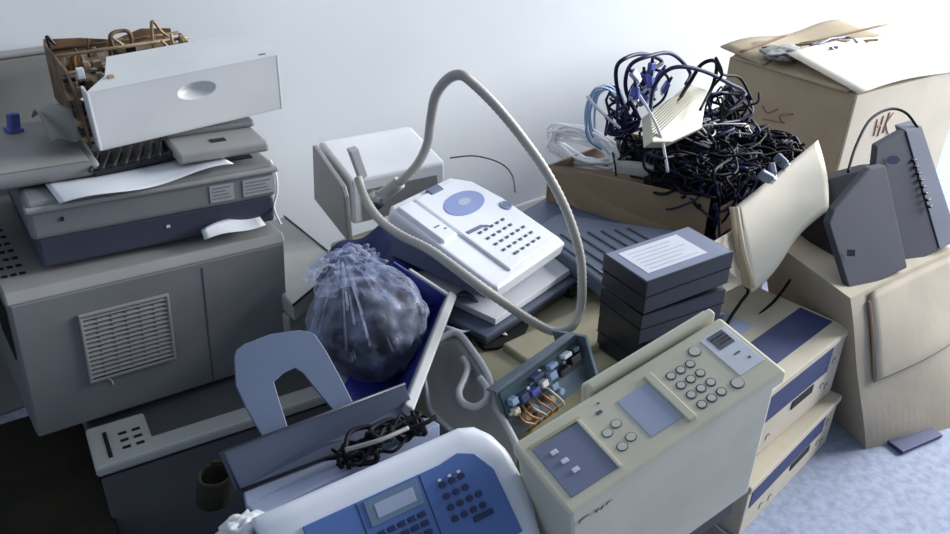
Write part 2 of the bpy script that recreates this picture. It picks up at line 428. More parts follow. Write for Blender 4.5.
for x, z, w, h, mm in comps:
    obj('connector', B((x,x+w,-.014,-.002,z,z+h), bevel=.001), mm, t)
for x, z, r_ in ((.030,.014,.006),(.046,.018,.005),(.1,.014,.005),(.078,.012,.006)):
    obj('capacitor', cyl((x,-.002,z), (0,-1,0), r_, .016, sides=14), random.choice(['orange','rustl','bluecable']), t)
obj('coil', tube([(.042+.010*math.cos(a), -.008-.003*math.sin(a*7), .012+.010*math.sin(a)) for a in [2*math.pi*k/60 for k in range(60)]], .0032, sides=6, n=1, closed=True, raw=True), 'orange', t)
for k in range(6):
    x = .02+.012*k
    obj('wire', tube([(x,-.006,.03),(x-.006,-.024,.018+.003*k),(x+.012,-.022,.0),(x+.006,-.006,-.012)], .0016, sides=5), random.choice(['orange','rustl','cream','orange']), t)
def ridx(): return random.choice(['black','navy','label','pcbm'])
for k in range(22):
    x = .008+.0070*k; z = .025+(k*37%34)*.001
    obj('chip', B((x,x+.005,-.0055,-.0025,z,z+.004), bevel=.0003), ridx(), t)
obj('side_plate', B((.168,.174,-.02,.05,-.014,.069), bevel=.001), 'pcbm', t)

# ---------------------------------------------------------------- grey bracket with loop
t = thing('handset_cradle', 'curved grey plastic cradle with hooked loop between blue bin and circuit board', 'cradle')
outer = [at(430,345,z=.38), at(455,333,z=.385), at(472,350,z=.38), at(489,378,z=.375), at(493,402,z=.36), at(506,425,z=.35), at(520,452,z=.345)]
inner = [at(420,360,z=.37), at(425,385,z=.35), at(430,410,z=.33), at(445,425,z=.325), at(462,440,z=.325), at(480,455,z=.32), at(500,468,z=.32)]
def cradle(u, v):
    k = u*(len(outer)-1); i = min(int(k), len(outer)-2); f = k-i
    a = outer[i].lerp(outer[i+1], f); b = inner[i].lerp(inner[i+1], f)
    p = a.lerp(b, v); p.z -= .028*math.sin(math.pi*v)
    return p
obj('shell', sheet(cradle, 18, 10, .003), 'brgrey', t, smooth=True)
obj('base', B((.575,.632,.665,.80,0,.312), bevel=.004), 'brgrey', t)
obj('rim', tube(outer, .0055, sides=10), 'rim', t)
obj('loop_hook', tube([at(463,358,z=.372), at(468,368,z=.37), at(464,380,z=.368), at(459,392,z=.366), at(463,403,z=.366), at(475,407,z=.366), at(486,400,z=.368), at(487,388,z=.372), at(480,378,z=.374)], .0054, sides=8), 'rim', t)
obj('lower_lip', tube(inner[:5], .004, sides=8), 'rim', t)

# ---------------------------------------------------------------- blue bin and plastic bag
A_ = at(450,297,z=.40); Bq = at(408,405,z=.40)
Dx = (A_-Bq).normalized()
Zx = Vector((.66,-.75,0))*.52 + Vector((0,0,.85)); Zx -= Dx*Zx.dot(Dx); Zx.normalize()
Yx = Zx.cross(Dx)   # across the opening, away from the right wall
t = thing('storage_bin', 'deep blue plastic bin with pale grey rim holding the wrapped bag', 'bin')
mm_ = Matrix((Dx, Yx, Zx)).transposed().to_4x4(); mm_.translation = Bq
t.matrix_world = mm_
L = (A_-Bq).length; WB = .135; DB = .105
obj('wall_panel', B((.0,L,0,.005,-.05,0), (.05,L,0,.005,-DB,-.05), (L-.005,L,0,WB*.8,-DB,0), (.05,L,0,.075,-DB-.004,-DB), bevel=.001), 'bin', t)
obj('rim', B((-.008,L+.010,-.010,.006,-.012,.005), (L-.003,L+.006,-.006,WB*.6,-.006,.003), bevel=.0035, seg=3), 'rim', t)
def lump(c, s, seedv, rough=.12, sub=5, squash=None):
    t_ = bmesh.new(); bmesh.ops.create_icosphere(t_, subdivisions=sub, radius=1)
    rnd = random.Random(seedv); dirs = [Vector((rnd.gauss(0,1),rnd.gauss(0,1),rnd.gauss(0,1))).normalized() for _ in range(60)]
    frq = [(rnd.uniform(3,11), rnd.uniform(0,6.28)) for _ in dirs]
    for v in t_.verts:
        d = v.co.normalized(); q = 0
        for w, (f_, p_) in zip(dirs, frq): q += abs(math.sin(d.dot(w)*f_+p_))
        q = q/len(dirs)-.64
        v.co = d*(1+rough*9*q)
        v.co = Vector((c[0]+v.co.x*s[0], c[1]+v.co.y*s[1], c[2]+v.co.z*s[2]))
    for f in t_.faces: f.smooth = True
    return t_
bc = at(368,322,z=.392)
t = thing('plastic_bag', 'crumpled clear plastic bag wrapped round dark contents in the blue bin', 'bag', bc)
obj('film', lump((0,0,-.004), (.095,.090,.092), 3, .09), 'film', t, smooth=True)
obj('gathered_top', lump((-.005,.05,.070), (.056,.036,.036), 9, .35), 'film', t, smooth=True)
bm = bmesh.new()
for k in range(46):
    a = random.uniform(0, 6.28); e = random.uniform(-.2,1.2); r0 = .093
    P0 = Vector((math.cos(a)*math.cos(e)*.093, math.sin(a)*math.cos(e)*.089, math.sin(e)*.089))
    dd = (Vector((-.012,.05,.085))-P0)
    pts = [P0+dd*s+Vector((0,0,.018*math.sin(3.14*s)))*1 for s in (0,.3,.6)]
    tube(pts, lambda q: .0016*(1-.6*q)+.0003, bm, 5, 5)
obj('crease', bm, 'film', t, smooth=True)
obj('dark_contents', lump((0,-.004,-.014), (.082,.078,.078), 12, .05, 4), 'bagdark', t, smooth=True)

# ---------------------------------------------------------------- white wedge housing
t = thing('printer_housing', 'white open plastic housing standing at the wall behind the telephone', 'housing', (.728,1.270,.326), (0,0,-8)); t.scale = (1,1,1.0)
obj('shell', prism([(0,0,.045),(0,0,.140),(0,.150,.166),(0,.17,.160),(0,.18,.02)], (.205,0,0), .006), 'wedge', t)
obj('side_flange', prism([(-.022,-.02,.02),(-.022,-.012,.115),(-.022,.0,.133),(-.022,.145,.166),(-.022,.16,.04)], (.012,0,0), .003), 'greytop', t)
obj('front_opening', prism([(.02,-.0015,.05),(.19,-.0015,.05),(.185,-.0015,.115),(.02,-.0015,.115)], (0,.002,0)), 'brgrey', t)

# thick cable
t = thing('data_cable', 'thick ribbed beige cable looping high over the white telephone', 'cable')
path = [at(358,178,y=1.17), at(366,200,y=1.13), at(380,220,y=1.06), at(402,236,y=.98), at(430,250,y=.92), at(465,275,y=.86), at(500,300,y=.82), at(530,320,y=.79), at(553,331,y=.77),
        at(571,327,y=.76), at(580,310,y=.77), at(582,288,y=.78), at(580,255,y=.80), at(568,215,y=.82), at(548,175,y=.84), at(524,140,y=.86), at(498,108,y=.88), at(474,84,y=.90), at(461,75,y=.91),
        at(448,79,y=.93), at(436,95,y=.95), at(431,120,y=.98), at(427,145,y=1.03), at(416,166,y=1.09), at(398,184,y=1.14)]
obj('jacket', tube(path, .0076, sides=12, n=14, ring=.06), 'cable', t)
obj('connector', prism([at(350,152,y=1.17), at(359,149,y=1.17), at(368,176,y=1.17), at(361,182,y=1.17)], (.004,.02,.0), .002), 'rim', t)
obj('connector', tube([at(400,182,y=1.14), at(388,192,y=1.155), at(378,198,y=1.16)], .0125, sides=10, n=3), 'cable', t)
obj('connector_shell', tube([at(380,197,y=1.16), at(372,203,y=1.165)], .017, sides=4, n=1), 'metal', t)

# ---------------------------------------------------------------- things under the phone
t = thing('laptop', 'flat dark blue slab under the white paper and the telephone', 'device', (.735,.845,CZ+.013), (0,0,10))
obj('lid', B((-.02,.28,.0,.26,.012,.022), bevel=.003), 'steelblue2', t); obj('base', B((-.015,.275,.004,.256,0,.011), bevel=.003), 'slate', t)
t = tag(obj('paper_stack', B((.0,.25,.0,.26,0,.012), bevel=.001), 'paper'), 'flat stack of white papers directly under the white telephone', 'papers')
t.location = (.748,.857,CZ+.0365); t.rotation_euler = (0,0,R(12))
def cloth(u, v):
    return Vector((.585+.24*u-.01*v, .93+.29*v-.02*u, .368+.022*math.sin(u*6+v*4)+.014*math.sin(u*13-v*9)+.012*math.cos(v*11)))
tag(obj('cloth', sheet(cloth, 30, 30, .003), 'fold', smooth=True), 'crumpled dark blue cloth between the bagged bin and the telephone', 'cloth')
tag(obj('paper_sheet', sheet(lambda u, v: Vector((.675+.10*u, .885+.045*v-.03*u, CZ+.022+.012*math.sin(u*5+v*3)+.003*math.sin(u*17))), 20, 8), 'paper', smooth=True), 'crinkled paper slip in front of the telephone under the thick cable', 'paper')
# thin black wire behind phone
tag(obj('thin_wire', tube([at(450,158,y=1.3), at(475,156,y=1.28), at(500,163,y=1.24), at(512,175,y=1.2), at(515,192,y=1.15)], .0018, sides=6), 'dgrey'), 'thin grey wire arching behind the white telephone', 'wire')

# ---------------------------------------------------------------- telephone
t = thing('desk_telephone', 'white desk telephone with blue oval display and keypad', 'telephone', (.745,.872,CZ+.061), (18.2,1,15.5)); t.scale = (1.08,1.14,1)
PW, PD = .207, .217
top = [(.0,.010),(.004,0),(.203,0),(.207,.012),(.207,.13),(.195,.19),(.165,.217),(.012,.217),(.0,.205)]
bm = bmesh.new(); tb = bmesh.new()
tv = [tb.verts.new((x,y,.046)) for x,y in top]; bv = [tb.verts.new((x,y,.018)) for x,y in top]
tb.faces.new(tv); tb.faces.new(bv[::-1]); n_ = len(tv)
for i in range(n_): tb.faces.new((bv[i], bv[(i+1)%n_], tv[(i+1)%n_], tv[i]))
bmesh.ops.recalc_face_normals(tb, faces=tb.faces)
bmesh.ops.bevel(tb, geom=[e for e in tb.edges if all(v.co.z > .04 for v in e.verts)], offset=.006, segments=3, profile=.5, affect='EDGES')
obj('body', merge(bm, tb), 'phone', t)
obj('base', prism([(.02,.02,.02),(.02,.20,.02),(.02,.20,-.058),(.02,.02,-.004)], (.165,0,0)), 'lilacdk', t)
obj('raised_deck', prism([(.052,.012,.045),(.196,.012,.045),(.198,.13,.045),(.186,.18,.045),(.160,.205,.045),(.052,.205,.045)], (0,0,.006), .0025), 'phone', t)
h_ = obj('handset_cradle', B((.010,.046,.11,.205,.044,.0525), bevel=.003, seg=3), 'phone', t)
obj('cradle_notch', B((.088,.120,.196,.210,.046,.0535), bevel=.002), 'steelblue', t)
obj('marking', B((.022,.034,.138,.140,.052,.0532), (.034,.040,.128,.130,.052,.0532), bevel=0), 'ink', h_)
obj('display', disc((.122,.154), .048, .024, .050, .0522, rot=.02), 'lcdblue', t)
obj('display_window', disc((.124,.156), .016, .007, .0521, .0526, rot=.02), 'lilac', t)
key = obj('key', B((-.0034,.0034,-.0022,.0022,0,.0028), bevel=.0008), 'ink', t)
key.location = (.092,.030,.0505)
for i in range(6):
    for j in range(5):
        if (i, j) == (0, 0) or (i == 5 and j > 2): continue
        inst(key, t, (.082+.0160*i, .030+.0155*j, .0505))
obj('navigation_ring', tube([(.184+.0105*math.cos(a), .112+.0090*math.sin(a), .052) for a in [2*math.pi*k/20 for k in range(20)]], .0018, sides=6, n=1, closed=True, raw=True), 'lcdblue', t)
obj('navigation_pad', disc((.184,.112), .009, .0075, .050, .053), 'steelblue', t)
obj('key_strip', prism([(.062,.10,.051),(.098,.098,.051),(.110,.092,.051),(.110,.097,.051),(.098,.104,.051),(.062,.106,.051)], (0,0,.0012)), 'steelblue', t)
obj('edge_button', disc((.195,.062), .003, .003, .045, .0485), 'bluedk', t)

# ---------------------------------------------------------------- flat devices left of cassettes
t = thing('network_router', 'flat blue-grey device in front of the cable box, left of the black cases', 'device', at(597,285,z=CZ+.01), (0,0,14))
t.location.z = CZ+.002
obj('body', B((-.045,.22,.05,.26,.0,.034), bevel=.005), 'steelblue2', t)
obj('front_strip', B((-.040,.21,.046,.051,.008,.026), bevel=.001), 'slate', t)
obj('top_plate', B((-.03,.20,.06,.25,.0335,.036), bevel=.001), 'steelblue', t)
t = thing('network_switch', 'small black slab leaning beside the left end of the black cases', 'device', at(572,292,z=CZ+.02), (0,-3,14))
t.location.z = CZ+.003
obj('body', B((.0,.09,.0,.10,.0,.026), bevel=.003), 'black', t)
bm = bmesh.new()
for k in range(6): B((.010+.012*k,.018+.012*k,-.0012,.0005,.008,.016), bevel=0, bm=bm)
obj('ports', bm, 'dgrey', t)

t = thing('docking_station', 'dark blue-grey ridged slab against the left side of the open cable box', 'device')
pl = [(.945,.790),(1.165,.790),(1.215,.860),(1.075,1.055),(.985,1.03)]
obj('body', prism([(x,y,CZ+.040) for x,y in pl], (0,0,.032), .004), 'steelblue2', t)
bm = bmesh.new()
for k in range(7): tube([(.965+.028*k,.80,CZ+.073),(.99+.025*k,.995-.012*k,CZ+.073)], .0022, bm, 5, 1, raw=True)
obj('ridges', bm, 'slate', t)
# ---------------------------------------------------------------- cassette stack
spec = [(.868,.642,CZ+.003,-5,.180,.105,.062,'two bottom'), (.859,.648,CZ+.0665,-9,.172,.100,.055,'mid'), (.857,.645,CZ+.125,-7.4,.178,.1,.058,'top')]
lab = ['black cassette case at the bottom of the stack behind the beige copier', 'black cassette case in the middle of the stack behind the beige copier', 'black cassette case with white top label, topmost of the stack']
for (x,y,z,yaw,w,d,h,_), lb in zip(spec, lab):
    t = thing('cassette_case', lb, 'case', (x,y,z), (0,-1.5 if 'topmost' in lb else 0,yaw), 'black cassette cases stacked behind the copier')
    obj('shell', B((0,w,0,d,0,h-.002), bevel=.002), 'casette', t)
    obj('lid', B((-.001,w+.001,-.001,d+.001,h*.52,h), bevel=.002), 'casette', t)
    obj('seam', B((-.0015,w+.0015,-.0015,d+.0015,h*.505,h*.52), bevel=0), 'hole', t)
    if 'topmost' in lb:
        s = obj('top_label', B((.018,.140,.018,.088,h-.0005,h+.0008), bevel=0), 'label', t)
        bm = bmesh.new()
        for k in range(6): B((.028,.128-.012*((k*5)%3),.026+k*.010,.0272+k*.010,h+.0006,h+.0011), bevel=0, bm=bm)
        obj('ruled_lines', bm, 'lilac', s)
        obj('top_border', B((.002,w-.002,.002,d-.002,h-.0006,h+.0003), bevel=0), 'lilacdk', t)

# ---------------------------------------------------------------- beige copier panel machine
t = thing('copier', 'yellowed beige copier with sloping keypad panel in the foreground', 'copier', (.576,.469,.112), (8.9,-13.6,-7.7))
CW, CD, CH = .316, .104, .342
CH0 = .0
obj('body', B((0,CW,0,CD,0.06,CH-.016), bevel=.006), 'cream', t)
obj('panel', B((-.004,CW+.006,-.006,CD+.002,CH-.022,CH), bevel=.005, seg=3), 'cream', t)
obj('rear_rib', B((.115,.318,CD+.006,CD+.018,CH-.05,CH+.006), (.115,.318,CD+.018,CD+.026,CH-.05,CH-.005), bevel=.003), 'cream', t)
obj('base', B((.01,CW-.01,.01,CD-.005,0.0,.062), bevel=.004), 'black', t)
p = obj('left_panel', B((.010,.074,.010,.084,CH-.0005,CH+.0015), bevel=.0005), 'lilacdk', t)
obj('panel_wall', prism([(.008,.086,CH),(.080,.086,CH),(.080,.084,CH+.004),(.008,.086,CH+.001)], (0,.004,0)), 'creamy', t)
obj('panel_wall', B((.074,.079,.008,.088,CH-.001,CH+.004), bevel=.001), 'cream', t)
bt = obj('button', B((-.0045,.0045,-.003,.003,0,.003), bevel=.001), 'label', t); bt.location = (.028,.066,CH+.001)
inst(bt, t, (.031,.050,CH+.001)); inst(bt, t, (.034,.034,CH+.001))
obj('display', B((.130,.178,.018,.080,CH-.0005,CH+.0012), bevel=.0005), 'lilac', t)
obj('display_frame', B((.178,.190,.008,.088,CH-.001,CH+.0045), bevel=.0015), 'cream', t)
for x, y in ((.094,.052), (.110,.056), (.096,.028), (.112,.032)):
    b_ = obj('oval_key', disc((x,y), .0060, .0050, CH-.001, CH+.0012), 'beigekey', t)
    obj('key_outline', ellipse_ring(x, y, .0066, .0056, CH+.0003, .0006), 'ink', b_)
for i in range(3):
    for j in range(4):
        x, y = .207+.0155*i, .018+.0175*j
        b_ = obj('number_key', disc((x,y), .0050, .0046, CH-.001, CH+.0014), 'beigekey', t)
        obj('key_outline', ellipse_ring(x, y, .0060, .0056, CH+.0003, .0008), 'ink', b_)
for x, y in ((.256,.082), (.262,.016)):
    b_ = obj('start_key', disc((x,y), .0075, .0068, CH-.001, CH+.0016), 'beigekey', t)
    obj('key_outline', ellipse_ring(x, y, .0082, .0074, CH+.0003, .0008), 'ink', b_)
obj('right_window', B((.272,.313,.022,.090,CH-.0005,CH+.0012), bevel=.0005), 'label', t)
bm = bmesh.new()
for k in range(4): B((.281,.306,.064+.0052*k,.0722+.0052*k,CH+.001,CH+.0019), bevel=0, bm=bm)
B((.290,.299,.048,.050,CH+.001,CH+.0019), (.300,.303,.034,.037,CH+.001,CH+.0019), bevel=0, bm=bm)
obj('window_marking', bm, 'ink', t)
bm = B((.100,.108,.078,.082,CH-.0005,CH+.0012), (.110,.113,.090,.092,CH-.0005,CH+.0012), bevel=0)
obj('panel_marking', bm, 'ink', t)
# faint illegible maker's mark on the front
bm = bmesh.new()
tube([(.020+.008*math.cos(a), -.0008, CH-.040+.004*math.sin(a)) for a in [k*.45 for k in range(10)]], .0008, bm, 5, 3)
tube([(.034,-.0008,CH-.036),(.036,-.0008,CH-.043),(.039,-.0008,CH-.037),(.042,-.0008,CH-.043),(.047,-.0008,CH-.038)], .0007, bm, 5, 4)
tube([(.050,-.0008,CH-.041),(.054,-.0008,CH-.037),(.060,-.0008,CH-.040)], .0007, bm, 5, 4)
obj('front_mark', bm, 'brgrey', t)
t = thing('equipment_case', 'black plastic case under the right end of the beige copier', 'case', (.63,.47,0), (0,0,-5))
obj('shell', B((0,.27,.0,.11,0,.11), bevel=.005), 'black', t)

# ---------------------------------------------------------------- fax in the foreground
FZ = .335
t = thing('fax_machine', 'white fax machine with blue keypad panel at the bottom edge', 'fax machine', at(262,520,z=.43), (0,0,0))
P1 = at(255,522,z=.425); P2 = at(478,424,z=.445)
ax = (P2-P1); Lf = ax.length; ax.normalize()
zf = Vector((-.22,-.80,1)); zf -= ax*zf.dot(ax); zf.normalize(); yf = zf.cross(ax)
mm_ = Matrix((ax, yf, zf)).transposed().to_4x4(); mm_.translation = P1; t.matrix_world = mm_
Lf += .028
prof = [(.006,-.09),(.006,-.012),(0,-.002),(-.012,.003),(-.038,.001),(-.15,-.020),(-.185,-.036),(-.19,-.10),(-.18,-.11)]
# body outline seen from above has a rounded right corner: build by slices along x
tb = bmesh.new(); rings = []
xs = [0,.003,.01,.05,.1,.15,.2,.25,Lf-.05,Lf-.03,Lf-.016,Lf-.006,Lf-.001,Lf]
for x in xs:
    e = max(0, (x-(Lf-.05))/.05); s = max(0, 1-x/.01)
    back = -.075*(1-math.sqrt(max(0, 1-e*e)))
    drop = -.006*e**2-.012*max(0, (x-(Lf-.010))/.010)**2 - .004*s
    rings.append([tb.verts.new((x, min(y, y+back if y > -.05 else y), z+(drop if z > -.06 else 0))) for y, z in prof])
for a, b in zip(rings, rings[1:]):
    for k in range(len(prof)):
        f = tb.faces.new((a[k], a[(k+1)%len(prof)], b[(k+1)%len(prof)], b[k])); f.smooth = True
tb.faces.new(rings[0]); tb.faces.new(rings[-1][::-1])
o = obj('body', tb, 'faxw', t)
slope = -.021/.112
def fp(x, y, z=0):
    x -= .009; y += .0145
    return (x, y, .001+(y+.038)*(-slope)+z)
Mz = Matrix.Rotation(math.atan(.1875), 4, 'X')
pan = [(.052,-.040),(Lf-.085,-.040),(Lf-.060,-.036),(Lf-.040,-.045),(Lf-.024,-.07),(Lf-.018,-.15),(.052,-.15)]
obj('control_panel', prism([fp(x,y,-.002) for x,y in pan], (0,0,.0045), .0012), 'blue', t)
def fb(x0,x1,y0,y1,z0,z1):
    return prism([fp(x0,y0,z0),fp(x1,y0,z0),fp(x1,y1,z0),fp(x0,y1,z0)], (0,0,z1-z0), .0005)
obj('display_bezel', fb(.122,.188,-.072,-.043,.002,.0045), 'lcd', t)
obj('display', fb(.132,.180,-.066,-.050,.004,.0052), 'lilac', t)
obj('panel_groove', fb(.1925,.194,-.150,-.041,.002,.0032), 'bluedk', t)
obj('panel_groove', fb(.1135,.115,-.150,-.041,.002,.0032), 'bluedk', t)
kb = obj('key', prism([(-.005,-.003,0),(.005,-.003,0),(.005,.003,0),(-.005,.003,0)], (0,0,.003), .0012), 'bluedk', t); kb.location = fp(.130,-.082,.002)
for i in range(5):
    for j in range(5):
        if (i,j) != (0,0): inst(kb, t, fp(.130+.0125*i, -.082-.0105*j, .002))
kw = obj('round_key', disc((0,0), .0042, .0036, 0, .0035), 'bluedk', t); kw.location = fp(.215,-.062,.002)
for i in range(4):
    for j in range(4):
        if (i,j) not in ((0,0),(3,0),(3,1)): inst(kw, t, fp(.215+.0125*i, -.062-.0135*j, .002))
lm = obj('light', disc((0,0), .0022, .0016, 0, .003), 'label', t); lm.location = fp(.213,-.056,.004)
inst(lm, t, fp(.226,-.056,.004)); inst(lm, t, fp(.238,-.056,.004))
obj('wide_key', fb(.062,.075,-.088,-.083,.002,.005), 'bluedk', t)
obj('wide_key', fb(.236,.262,-.1165,-.110,.002,.005), 'bluedk', t)

# rear ledge, tray, arch: all belong to the fax
def rel(p): return mm_.inverted() @ Vector(p)
q = [at(243,492,z=.375), at(378,436,z=.375), at(425,415,z=.38), at(440,424,z=.40), at(258,516,z=.385), at(246,505,z=.38)]
obj('rear_deck', prism([rel(p) for p in q], rel(q[0]-Vector((0,0,.04)))-rel(q[0]), .002), 'lilac', t)
q = [at(223,452,z=.435), at(405,384,z=.435), at(412,402,z=.40), at(384,436,z=.38), at(240,490,z=.38)]
obj('paper_tray', prism([rel(p) for p in q], rel(q[0]+Vector((-.004,.006,-.004)))-rel(q[0]), .0015), 'steelblue2', t)
obj('tray_edge', tube([rel(q[1]), rel(q[0]), rel(q[4])], .0022, sides=6, raw=True), 'slate', t)
obj('tray_edge', tube([rel(q[4]), rel(q[3])], .0018, sides=6, raw=True), 'black', t)
# arch: an upright paper support leaning back
a0, a1 = at(265,434,z=.425), at(352,401,z=.425)
ux = (a1-a0); wA = ux.length; ux.normalize()
top_m = at(290,331,z=.505); uz = (top_m-(a0+a1)/2); uz -= ux*uz.dot(ux); hA = uz.length; uz.normalize()
yn0 = ux.cross(uz)
def onplane(px, py):
    d = fw + rt2*((px-475)/F) - up2*((py-267)/F)
    return EYE + d*((a0-EYE).dot(yn0)/d.dot(yn0))
outl = [(262,436),(246,408),(236,386),(234,358),(236,350),(244,344),(270,334),(299,330),(308,331),(315,334),(327,352),(341,378),(353,402),(334,411),(318,392),(303,373),(295,368),(284,373),(274,382),(280,402),(288,427)]
pts = [rel(onplane(u,v)) for u,v in outl]
yn = ux.cross(uz)
obj('paper_support', prism(pts, rel(a0-yn*.004)-rel(a0), .001), 'steelblue', t)
# stand below the fax
t = thing('equipment_case', 'dark case under the white fax machine', 'case', (.225,.475,0), (0,0,-7))
obj('shell', B((.0,.23,.0,.11,0,.285), bevel=.004), 'dgrey', t)
t = tag(obj('storage_carton', B((.0,.25,.0,.115,0,.30), bevel=.004), 'dgrey'), 'plain dark carton under the paper tray of the fax', 'carton')
t.location = (.26,.60,0); t.rotation_euler = (0,0,R(-7))

# tangle on the rear deck
def squiggle(c, s, n, r, rnd, seg=6):
    p = Vector((rnd.uniform(-1,1), rnd.uniform(-1,1), rnd.uniform(-1,1))); pts = []
    v = Vector((rnd.gauss(0,1), rnd.gauss(0,1), rnd.gauss(0,1)))*.5
    for k in range(n):
        v = v*.55 + Vector((rnd.gauss(0,1), rnd.gauss(0,1), rnd.gauss(0,1)))*.45
        p = p+v
        for i in range(3):
            if p[i] > 1: p[i] = 1-(p[i]-1)*.5; v[i] = -v[i]
            if p[i] < -1: p[i] = -1-(p[i]+1)*.5; v[i] = -v[i]
        p = Vector([max(-1, min(1, q)) for q in p])
        pts.append(Vector((c[0]+p.x*s[0], c[1]+p.y*s[1], c[2]+p.z*s[2])))
    return tube(pts, r, sides=seg, n=6)
rnd = random.Random(21)
dc = at(385,440,z=.408)
e0, e1_ = at(338,462,z=.400), at(425,428,z=.405)
for k in range(12):
    pts = []
    nn = rnd.randint(6, 10)
    for q_ in range(nn):
        f_ = min(1, max(0, (q_/(nn-1))*rnd.uniform(.9,1.1)))
        pts.append(e0.lerp(e1_, f_)+Vector((rnd.uniform(-.012,.012), rnd.uniform(-.020,.022), rnd.uniform(-.008,.022))))
    o = obj('black_cable', tube(pts, rnd.uniform(.0022,.004), sides=7, n=6), 'blackcable')
    tag(o, 'short black cable bunched behind the white fax machine', 'cable', 'black cables bunched behind the fax')
tag(obj('metal_strip', tube([at(345,450,z=.425), at(380,440,z=.43), at(408,428,z=.425)], .0028, sides=6), 'brgrey'), 'thin grey strip lying across the cables behind the fax', 'strip')
# brown coil and white crumple, bottom left
cc = at(212,488,z=.34)
pts = []
for k in range(130):
    a = k*.45
    pts.append((cc.x+.020*math.cos(a)+.0000*k, cc.y+.020*math.sin(a)-.0002*k, cc.z-.02+.00050*k))
tag(obj('coiled_cord', tube(pts, .0028, sides=6, n=2), 'yellowdark'), 'dark brown coiled cord left of the fax paper tray', 'cord')
wc = at(240,522,z=.40)
tag(obj('tissue_paper', lump((wc.x,wc.y,wc.z-.016), (.030,.020,.016), 5, .35, 4), 'paper', smooth=True), 'crumpled white tissue at the left end of the fax', 'paper')
tag(obj('round_cap', lump((wc.x+.001,wc.y-.031,wc.z-.012), (.012,.012,.011), 6, .2, 3), 'slate', smooth=True), 'small dark round cap beside the crumpled white tissue', 'cap')

# dark block added on the floor lower left, standing in for floor shadow
t = thing('carton', 'added dark olive block standing in for floor shadow at the lower left', 'carton', (-.47,.60,0), (0,0,-6))
obj('body', B((0,.57,0,.85,0,.12), bevel=.004), 'yellowdark', t); obj('shade_strip', B((.38,.42,-.001,.851,.1195,.121), bevel=0), 'yellowdark', t)

# ---------------------------------------------------------------- archive boxes
def archive(loc, yaw, w, d, h, label, tilt=0):
    t = thing('archive_box', label, 'box', loc, (0,tilt,yaw), 'archive boxes stacked beside the copier')
    obj('body', B((0,w,0,d,0,h-.004), bevel=.002), 'cardl', t)
    lid = obj('lid', B((-.004,w+.004,-.004,d,h-.014,h), bevel=.002), 'cardl', t)
    obj('top_band', B((.0,w-.004,.03,.095,h-.0004,h+.0006), bevel=0), 'navy', lid)
    obj('top_label', B((.06,w-.13,.12,.26,h-.0004,h+.0006), bevel=0), 'lilac', lid)
    obj('front_band', B((.015,w-.05,-.0012,.0005,h*.50,h*.86), bevel=0), 'navy', t)
    obj('hand_hole', B((w*.50,w*.72,-.0016,.002,h*.34,h*.46), bevel=0), 'hole', t)
    bm = bmesh.new()
    for x, z in ((.80,.62),(.86,.70),(.91,.60),(.84,.30),(.9,.22),(.3,.2),(.2,.24)):
        ellipse = [(w*x+.006*math.cos(a), -.0008, h*z+.006*math.sin(a)) for a in [k*.8 for k in range(7)]]
        tube(ellipse, .0007, bm, 5, 3)
    obj('printed_marks', bm, 'brgrey', t)
    return t
archive((1.005,.488,0), 6.8, .350, .32, .120, 'lower of two pale archive boxes with navy bands beside the copier')
archive((.995,.520,.1215), 4.2, .350, .315, .150, 'upper of two pale archive boxes with navy bands, dark gap below it', 0)
tag(obj('black_wire', tube([at(722,345,z=.262), at(728,322,z=.275), at(740,303,z=.29), at(748,290,z=.30), at(735,278,z=.33)], .0032, sides=7), 'blackcable'), 'black wire dropping over the upper archive box below the cable box', 'wire')
tag(obj('black_wire', tube([at(735,332,z=.262), at(755,318,z=.268), at(775,300,z=.275), at(790,280,z=.29)], .0028, sides=7), 'blackcable'), 'black wire lying diagonally across the upper archive box', 'wire')

# ---------------------------------------------------------------- cable box
t = thing('cardboard_box', 'open low cardboard box overflowing with tangled cables', 'box')
zb, zt = .272, .43
A0, B0, C0, D0 = Vector((1.152,1.17,0)), Vector((1.305,.83,0)), Vector((1.60,.86,0)), Vector((1.45,1.20,0))
def wallp(P, Q, z0, z1, th=.005, mm='card', name='side_panel'):
    n = (Q-P).cross(Vector((0,0,1))).normalized()*th
    return obj(name, prism([P+Vector((0,0,z0)), Q+Vector((0,0,z0)), Q+Vector((0,0,z1)), P+Vector((0,0,z1))], -n), mm, t)
Bm = A0.lerp(B0, .93)
wallp(A0, Bm, zb, zt); wallp(B0, C0, zb, zt-.012); wallp(C0, D0, zb, zt); wallp(D0, A0, zb, zt)
obj('bottom_panel', prism([A0+Vector((0,0,zb)),B0+Vector((0,0,zb)),C0+Vector((0,0,zb)),D0+Vector((0,0,zb))], (0,0,.005)), 'card', t)
# outer flap on the left face with doubled end
n = (B0-A0).cross(Vector((0,0,1))).normalized()
fl = [at(545,164,z=.435), at(672,176,z=.435), at(695,178,z=.432), at(696,222,z=.355), at(676,232,z=.345), at(578,214,z=.335)]
def bil(a, b, c, d, off=Vector()):
    return lambda u, v: a.lerp(b, u).lerp(d.lerp(c, u), v)+off*math.sin(math.pi*u)
obj('flap', sheet(bil(at(545,164,z=.435), at(673,176,z=.435), at(676,232,z=.345), at(578,214,z=.335), Vector((-.004,-.004,0))), 10, 6, .003), 'card', t, smooth=True)
obj('flap', sheet(bil(at(671,176,z=.438), at(694,178,z=.434), at(697,222,z=.357), at(675,232,z=.346)), 4, 6, .003), 'cardg', t, smooth=True)
